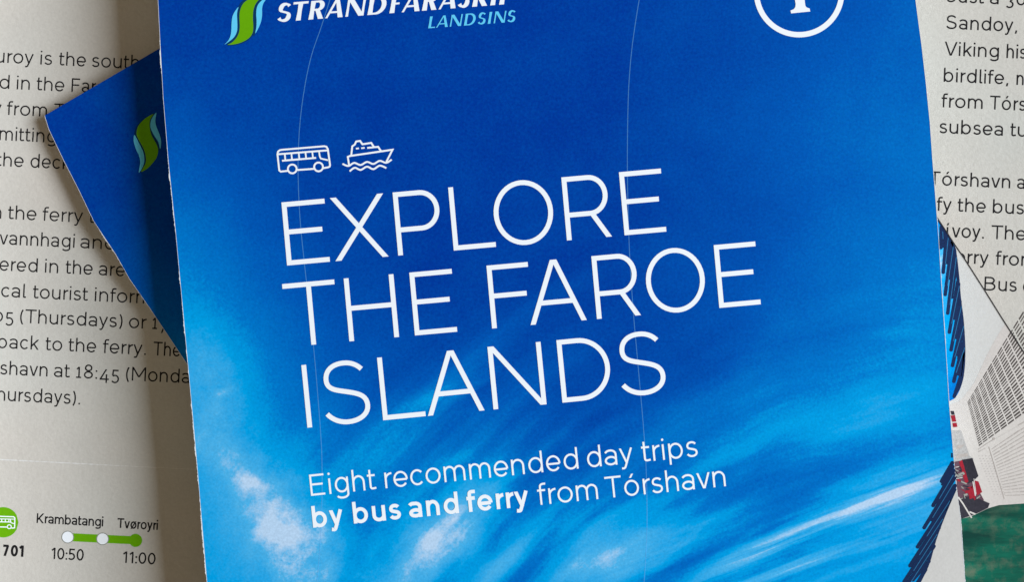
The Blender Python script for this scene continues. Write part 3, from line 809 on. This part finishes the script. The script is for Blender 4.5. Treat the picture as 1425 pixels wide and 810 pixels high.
    m.poly(z6([(283, 705), (320, 690), (345, 770), (300, 785)]))
    m.poly(z6([(166, 195), (196, 192), (206, 238), (178, 240)])); m.poly(z6([(178, 248), (208, 246), (214, 275), (184, 278)]))
    m.build('red_gear', M['red_ink'], pic)
    m = MB(S2, 7)
    m.ribbon(z7([(398, 308), (425, 345), (478, 432)]), 2.0); m.ribbon(z7([(465, 395), (500, 410)]), 2.2); m.ribbon(z7([(485, 215), (500, 300)]), 1.6)
    m.ribbon(z6([(205, 640), (250, 632)]), 1.0); m.ribbon(z6([(330, 640), (345, 750)]), .9); m.ribbon(z6([(200, 560), (226, 556)]), 1.0)
    m.build('white_struts', M['hull'], pic)
    m = MB(S2, 4)
    m.poly(z7([(380, 445), (415, 438), (470, 424), (520, 402), (575, 375), (640, 356), (789, 346), (1000, 330), (1300, 330), (1300, 1150), (380, 1150)]))
    m.build('green_deck', M['deck'], pic)
    # dark strokes along the swoosh
    m = MB(S2, 2); sm = MB(S2, 3)
    S_ = [((1309.3, 344.6), (1309.8, 316)), ((1312.6, 379), (1317.5, 325)), ((1315.4, 410), (1324.5, 338)), ((1318.9, 436), (1328.8, 352)), ((1321.2, 462.5), (1333.0, 392)),
          ((1323.6, 487), (1336.0, 420)), ((1325.5, 509), (1339, 448)), ((1327.4, 531), (1340.5, 478)), ((1328.0, 552), (1339.5, 516)), ((1331, 470), (1334, 395)), ((1334.5, 500), (1338.5, 445)), ((1336.0, 522), (1340.4, 492))]
    mix = lambda a, b, t: (a[0] + (b[0] - a[0]) * t, a[1] + (b[1] - a[1]) * t)
    for p, q in S_: m.capsule(p, q, 4.9)
    for (p, q), (p2, q2) in zip(S_[:8], S_[1:9]):
        pm, qm = mix(p, p2, .5), mix(q, q2, .5)
        m.capsule(mix(pm, qm, .45), qm, 3.2)
    m.ribbon([(x - 1.6, y) for x, y in catmull([(1307, 307), (1327.5, 340.6), (1331, 354.4), (1334.4, 383.8), (1337, 414.9), (1341.1, 449.4), (1343.1, 489), (1341.5, 518.6), (1337.1, 538.3), (1331, 550.5)], 5)], [1.2 + 2.8 * min(1, k_ / 8, (45 - k_) / 8) for k_ in range(46)])
    m.build('dark_strokes', M['navy_ink'], low, 'navy rounded strokes leaning along the white band')
    for p, q in S_[:8]:
        sm.ribbon([(p[0] + 3.1, p[1] - 12), (q[0] + 2.0, q[1] + 6)], 0.9)
    sm.build('stroke_seams', M['seam_ink'], low)
    m = MB(S2, 4)
    z = Z(170, 140, 7.364)
    m.poly(catmull(z([(320, 135), (230, 185), (165, 260), (148, 340), (170, 400), (215, 480), (240, 560), (240, 640), (195, 727), (265, 690), (320, 630), (355, 580), (370, 510), (350, 440), (310, 370), (285, 290), (285, 200)]), 4, True))
    fl = m.build('flame_logo', M['green_ink'], low, 'small green and light blue flame emblem in shade')
    m = MB(S2, 4)
    m.poly(catmull(z([(128, 350), (118, 410), (140, 490), (175, 570), (185, 640), (170, 738), (215, 670), (228, 600), (215, 520), (170, 430)]), 4, True))
    m.poly(catmull(z([(350, 120), (300, 190), (290, 270), (325, 350), (370, 420), (390, 495), (400, 420), (385, 350), (350, 260), (340, 200)]), 4, True))
    m.build('flame_leaf', M['cyan_ink'], fl)
    m = MB(S2, 2)
    m.ribbon(catmull(z([(315, 145), (232, 192), (160, 265), (138, 340), (160, 405), (210, 485), (238, 570), (240, 640), (190, 730)]), 4), 3.0)
    m.ribbon(catmull(z([(330, 130), (292, 200), (288, 285), (315, 365), (360, 440), (382, 505)]), 4), 3.0)
    m.build('flame_outline', M['teal_ink'], fl)  # dark teal outline printed between the flame and its leaves
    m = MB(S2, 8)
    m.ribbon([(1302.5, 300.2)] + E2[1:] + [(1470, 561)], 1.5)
    m.build('edge_line', M['dark_edge'], cov2)  # thin dark grey line drawn along the right edge of the cover
low_art()

# ------------------------------------------------------------------ 3. the upper brochure
Z3 = 0.0080
top = thing('travel_brochure', 'large blue brochure on top with thin white title EXPLORE THE FAROE ISLANDS', 'brochure', (0, 0, 0.0023))
S3 = Surf(lambda x, y: Z3, (0, 0, 0.0023))
L3 = [(215, -75), (219.8, 0), (223.2, 67), (227.0, 135), (234.0, 222), (244.2, 321), (250.3, 387), (262, 513), (270, 600), (274.4, 650), (287.8, 810), (300, 950)]
E3 = [(1264, -162), (1274.3, 0), (1282.6, 62.5), (1288.5, 113.7), (1294.2, 170.5), (1298, 225), (1303.8, 298.8), (1306.8, 339.6), (1310.5, 400), (1315.9, 479), (1320.6, 557), (1327.5, 638.8), (1331.2, 680), (1337, 723), (1343.2, 810), (1352, 950)]
out3 = jag(L3, 3.0, 0.25) + [(385, 1990), (1440, 1900)] + jag(E3, 4.0, 0.3)[::-1]
cov3 = body(top, S3, out3, lambda x, y: (x, y), 0.00024, Z2 + 0.00013, 6, 5)
worn(S3, L3, 1.5, cov3, 0.6)
worn(S3, [(x, y) for x, y in E3[::-1]], 0.7, cov3, 0.4)

def title():
    t = 54.5
    # (letter, from, to) in pixels along each baseline
    rows = [
        (399.5, 369.5, -5.12, 88.3, 'words', [('EXPLORE', [('E', 0, 60), ('X', 67.6, 142), ('P', 155.3, 218.1), ('L', 232.9, 292), ('O', 292.7, 375.4), ('R', 391, 454.3), ('E', 471.5, 530)])]),
        (486.2, 475.3, -5.17, 88.0, 'words', [('THE', [('T', -86.1, -13.3), ('H', 0, 69.5), ('E', 91.6, 150.8)]), ('FAROE', [('F', 199.4, 257), ('A', 253.1, 331.8), ('R', 345.9, 407.8), ('O', 418.5, 500.4), ('E', 516.9, 574.9)])]),
        (427.4, 595.6, -5.6, 87.6, 'words', [('ISLANDS', [('I', 0, 7.6), ('S', 25.8, 90.4), ('L', 106.3, 165.9), ('A', 168.9, 248.2), ('N', 260.6, 334.9), ('D', 357, 427.6), ('S', 439.6, 503.3)])]),
    ]
    for ox, oy, ang, cap, _, words in rows:
        k = cap / CAP
        T = frame(ox, oy, k, ang)
        for w, letters in words:
            mb = MB(S3, 4)
            for ch, a, b in letters:
                put(mb, glyph(ch, (b - a) / k, t), lambda x, y, a=a: T(a / k + x, y), t)
            mb.build('title_word', M['white_ink'], top, 'thin white capitals reading ' + w)
    def line(name, ws, x0, y0, slope, em, t):
        mb = MB(S3, 4)
        for w, a, b in ws:
            word(mb, w, a, y0 + (a - x0) * math.tan(math.radians(slope)), b, slope, em, t)
        mb.build(name, M['white_ink'], top, 'white line reading ' + ' '.join(w for w, a, b in ws))
    line('subtitle_line', [('Eight', 432.9, 523.9), ('recommended', 536.6, 805.4), ('day', 818.1, 881.8), ('trips', 894, 971.4)], 432.9, 690.6, -5.85, 41.8, 66)
    line('bold_subtitle', [('by', 435.9, 478.7), ('bus', 492.6, 558.6), ('and', 570.2, 639), ('ferry', 650.8, 737)], 435.9, 735.0, -5.77, 41.8, 118)
    line('subtitle_line', [('from', 749.3, 832.7), ('Tórshavn', 843.6, 1010.3)], 435.9, 735.0, -5.77, 41.8, 66)
title()

def icons():
    z = Z(370, 170, 6.752); w = 2.5
    m = MB(S3, 4)
    m.ribbon(z([(205, 456), (140, 463), (126, 452), (109, 300), (114, 275), (130, 262), (150, 258), (550, 224), (570, 230), (582, 250), (603, 402), (599, 416), (588, 422), (538, 431)]), w)
    m.ribbon(z([(296, 448), (450, 437)]), w)
    m.ring(z([(248, 438)])[0], 6.1, w, 32); m.ring(z([(495, 419)])[0], 6.1, w, 32)
    m.ribbon(z([(112, 300), (580, 263)]), w)
    m.ribbon(z([(152, 361), (472, 334)]), w)
    for a in [((178, 300), (183, 356)), ((240, 293), (246, 352)), ((309, 287), (315, 346)), ((372, 282), (379, 341)), ((436, 277), (443, 336))]: m.ribbon(z(a), 2.2)
    m.ribbon(z([(500, 272), (506, 320), (516, 340), (584, 356)]), 2.2)
    m.build('bus_icon', M['white_ink'], top, 'white line drawing of a bus')
    m = MB(S3, 4)
    m.ribbon(z([(782, 404), (770, 324), (790, 316), (1190, 257), (1132, 372)]), w)
    m.ribbon(z([(802, 312), (812, 225), (836, 208), (848, 180), (885, 174), (907, 206), (990, 193), (1018, 236)]), w)
    m.ribbon(z([(952, 240), (1055, 230), (1082, 270)]), w)
    m.ribbon(z([(846, 247), (874, 244)]), 2.2); m.ribbon(z([(896, 243), (928, 239)]), 2.2)
    m.ribbon(catmull(z([(720, 390), (775, 410), (830, 381), (890, 401), (950, 372), (1010, 391), (1070, 362), (1130, 380), (1182, 350)]), 6), w)
    m.ribbon(catmull(z([(787, 460), (835, 427), (890, 447), (950, 417), (1010, 440), (1070, 407), (1132, 430)]), 6), w)
    m.build('ferry_icon', M['white_ink'], top, 'white line drawing of a ferry on waves')
    m = MB(S3, 4)
    m.ring((1112, -11.4), 59.2, 7.5, 96)
    bd = m.build('round_badge', M['white_ink'], top, 'white ring with a serif figure inside, cut by the picture edge')
    m = MB(S3, 5)
    z = Z(1020, 0, 7.917)
    m.poly(z([(640, 143), (633, 112), (668, 98), (686, 74), (690, 40), (683, 0), (672, -130), (655, -170), (610, -180), (610, -205), (770, -235), (790, 0), (796, 55), (808, 76), (845, 90), (851, 122)]))
    m.build('badge_figure', M['white_ink'], bd)
    m = MB(S3, 2)
    m.ribbon(catmull([(462, -10), (455, 12), (446, 40), (434, 75), (425, 115), (418, 165), (415, 215), (415.3, 260), (418, 310), (424, 370), (432, 440), (438, 500), (443, 560), (446, 600), (448, 640), (448, 700), (446, 750), (441, 815), (430, 950)], 6), 1.1)
    m.build('contour_line', M['line_ink'], top)
    m = MB(S3, 2)
    m.ribbon(catmull([(893, -20), (886, 20), (879, 70), (875, 120), (873.5, 170), (873, 230), (874, 290), (876, 350), (881, 430), (888, 510), (895, 590), (899, 650), (900.5, 720), (899, 770), (896, 815), (885, 950)], 6), 1.1)
    m.build('contour_line', M['line_ink'], top)
icons()

def logo():
    z = Z(300, 0, 11.57)
    m = MB(S3, 5)
    m.poly(catmull(z([(195, 716), (260, 682), (330, 612), (373, 530), (389, 430), (385, 300), (388, 200), (410, 115), (450, 45), (500, 2), (600, -48), (700, -66), (790, -70), (715, -25), (665, 28), (628, 95), (607, 180), (603, 300), (608, 430), (597, 520), (545, 600), (450, 662), (330, 703)]), 4, True))
    fl = m.build('flame_logo', M['green_ink'], top, 'green flame emblem with light blue leaves')
    m = MB(S3, 5)
    m.poly(catmull(z([(143, 713), (203, 650), (240, 570), (254, 480), (258, 370), (270, 270), (298, 200), (338, 140), (371, 106), (352, 170), (346, 240), (350, 340), (352, 430), (343, 505), (308, 580), (248, 640)]), 4, True))
    m.build('flame_leaf', M['cyan_ink'], fl)
    m = MB(S3, 5)
    m.poly(catmull(z([(640, 532), (656, 440), (661, 330), (655, 230), (662, 130), (690, 60), (745, 0), (830, -60), (800, 0), (765, 60), (749, 140), (750, 230), (735, 330), (698, 430)]), 4, True))
    m.build('flame_leaf', M['cyan_ink'], fl)
    m = MB(S3, 3)
    m.ribbon(catmull(z([(190, 718), (280, 655), (345, 570), (370, 470), (368, 300), (370, 190), (400, 95), (445, 35), (500, -12), (600, -60)]), 4), 4.4)
    m.ribbon(catmull(z([(600, 560), (632, 450), (634, 300), (632, 170), (655, 80), (700, 15), (780, -50)]), 4), 4.4)
    m.ribbon(catmull(z([(200, 722), (330, 712), (455, 670), (550, 610), (606, 530)]), 4), 1.6)
    m.build('flame_outline', M['teal_ink'], fl)  # printed dark teal outline behind the green and blue shapes
logo()

# flared italic capitals of the wordmark: thick and thin strokes
def flare(mb, T, ch, W, t):
    thin = t * .42
    def d(x0, y0, x1, y1, w0, w1=None):
        w1 = w0 if w1 is None else w1
        l = math.hypot(x1 - x0, y1 - y0); c = l / max(abs(y1 - y0), 1)
        mb.poly([T(x0 - w0 / 2 * c, y0), T(x0 + w0 / 2 * c, y0), T(x1 + w1 / 2 * c, y1), T(x1 - w1 / 2 * c, y1)])
    def hz(x0, x1, y, w0, w1=None):
        w1 = w1 or w0
        mb.poly([T(x0, y - w0 / 2), T(x1, y - w1 / 2), T(x1, y + w1 / 2), T(x0, y + w0 / 2)])
    def stem(x, y0=0, y1=CAP, w=t):
        mb.poly([T(x - w * .56, y0), T(x + w * .56, y0), T(x + w * .46, (y0 + y1) / 2), T(x + w * .56, y1), T(x - w * .56, y1), T(x - w * .46, (y0 + y1) / 2)])
    def curve(pts):
        n = len(pts); ws = []
        for k in range(n):
            a, b = pts[max(k - 1, 0)], pts[min(k + 1, n - 1)]
            an = math.atan2(b[1] - a[1], b[0] - a[0])
            ws.append(thin + (t * 1.05 - thin) * abs(math.sin(an + (0.35 if ch == 'S' else 0))) ** 1.2)
        mb.ribbon(pts, ws, False, T)
    h = t / 2
    if ch == 'S': curve([(x * 1.0, y) for x, y in s_curve(W, CAP, thin * 1.2)])
    elif ch == 'T': hz(0, W, CAP - thin / 2, thin * 1.2); stem(W / 2, 0, CAP)
    elif ch == 'I': stem(W / 2)
    elif ch == 'L': stem(h); hz(0, W, thin * .55, thin * 1.1)
    elif ch == 'F': stem(h); hz(0, W, CAP - thin / 2, thin); hz(0, W * .85, CAP * .5, thin)
    elif ch == 'A': d(thin * .7, 0, W * .52, CAP, thin * 1.1, thin * 1.3); d(W - t * .58, 0, W * .56, CAP, t * 1.08, t * .8); hz(W * .25, W * .75, CAP * .30, thin)
    elif ch == 'N': stem(thin * .7, 0, CAP, thin * 1.3); stem(W - thin * .7, 0, CAP, thin * 1.3); d(t * .5, CAP, W - t * .55, 0, t)
    elif ch == 'D': stem(h); curve([(h, CAP - thin / 2)] + arc(W * .40, CAP / 2, W * .6 - h, CAP / 2 - thin / 2, 90, -90, 24) + [(h, thin / 2)])
    elif ch in 'RP':
        stem(h); curve([(h, CAP - thin / 2)] + arc(W * .50, CAP * .73, W * .40 - h * .7, CAP * .27 - thin / 2, 90, -90, 20) + [(h, CAP * .46 + thin / 2)])
        if ch == 'R': d(W * .52, CAP * .48, W - t * .6, 0, t * .9, t * 1.05)
    elif ch == 'K': stem(h); d(h, CAP * .38, W * .82, CAP, thin, thin * 1.3); d(W * .38, CAP * .55, W - t * .6, 0, t)

def wordmark():
    k = 25.6 / CAP; ang = -4.5
    m = MB(S3, 5)
    for ch, a, b in [('S', 385.7, 402), ('T', 404.5, 425.5), ('R', 429.4, 449.8), ('A', 452.2, 477), ('N', 480.6, 505.9), ('D', 511.5, 535.5), ('F', 542.2, 556), ('A', 558.6, 584), ('R', 587.4, 607.5), ('A', 609.8, 634.2), ('S', 637, 650.5), ('K', 657.3, 678), ('I', 681.5, 689.5), ('P', 694.8, 711)]:
        T = frame(a, 30.3 + (a - 385.7) * math.tan(math.radians(ang)), k, ang, 0.245)
        flare(m, T, ch, (b - a) / k, 172)
    m.build('wordmark', M['white_ink'], top, 'bold white slanted company name at the top')
    k = 16.2 / CAP; ang = -4.35
    m = MB(S3, 5)
    for ch, a, b in [('L', 595.9, 605.2), ('A', 606.6, 623.2), ('N', 625.8, 641.5), ('D', 645.6, 660.5), ('S', 664.6, 674), ('I', 678.2, 682.8), ('N', 686.8, 702.2), ('S', 705.8, 715.4)]:
        T = frame(a, 38.9 + (a - 596) * math.tan(math.radians(ang)), k, ang, 0.245)
        flare(m, T, ch, (b - a) / k, 150)
    m.build('wordmark_line', M['cyan_ink'], top, 'smaller light blue second line of the company name')
wordmark()

def swoosh():
    m = MB(S3, 2)
    bnd = [(1331.6, 681), (1317.4, 713.8), (1303.3, 751.3), (1294, 784), (1282, 810), (1255, 860), (1200, 930), (1100, 1010)]
    m.poly(catmull(bnd, 5) + [(1100, 1100), (1361, 1100), (1351.5, 950), (1342.7, 810), (1336.4, 723)])
    m.build('white_band', M['bare_white'], top, 'bare white corner below the dark strokes')
    z = Z(1240, 620, 4.264)
    m = MB(S3, 3); sm = MB(S3, 4)
    S_ = [((300, 214), (364, 104)), ((250, 358), (372, 150)), ((197, 490), (376, 196)), ((158, 604), (360, 292)), ((113, 716), (318, 400)), ((78, 812), (285, 490)), ((48, 900), (250, 590)), ((170, 730), (255, 600)), ((130, 800), (225, 690)), ((235, 560), (300, 440)), ((300, 420), (345, 330)), ((330, 330), (380, 240)), ((120, 880), (205, 740))]
    for p, q in S_:
        p, q = z([p, q]); m.capsule(p, q, 5.0)
    mix = lambda a, b, t: (a[0] + (b[0] - a[0]) * t, a[1] + (b[1] - a[1]) * t)
    for (p, q), (p2, q2) in zip(S_[:6], S_[1:7]):
        pm, qm = z([mix(p, p2, .5), mix(q, q2, .5)])
        m.capsule(mix(pm, qm, .34), qm, 4.3)
    m.ribbon([(x - 2.2, y - .8) for x, y in catmull([(1331.6, 681), (1317.4, 713.8), (1303.3, 751.3), (1294, 784), (1282, 810), (1255, 860)], 5)], 4.2)
    for p, q in (((361, 50), (362, 70)),):
        p, q = z([p, q]); m.capsule(p, q, 2.2)
    m.build('dark_strokes', M['navy_ink'], top, 'navy rounded strokes leaning along the white corner')
    for p, q in S_[1:7]:
        p, q = z([p, q])
        dx, dy = q[0] - p[0], q[1] - p[1]; l = math.hypot(dx, dy); nx, ny = -dy / l, dx / l
        sm.ribbon([(p[0] + dx * .22 + nx * 2.6, p[1] + dy * .22 + ny * 2.6), (p[0] + dx * .9 + nx * 2.6, p[1] + dy * .9 + ny * 2.6)], 0.9)
    sm.build('stroke_seams', M['seam_ink'], top)
swoosh()
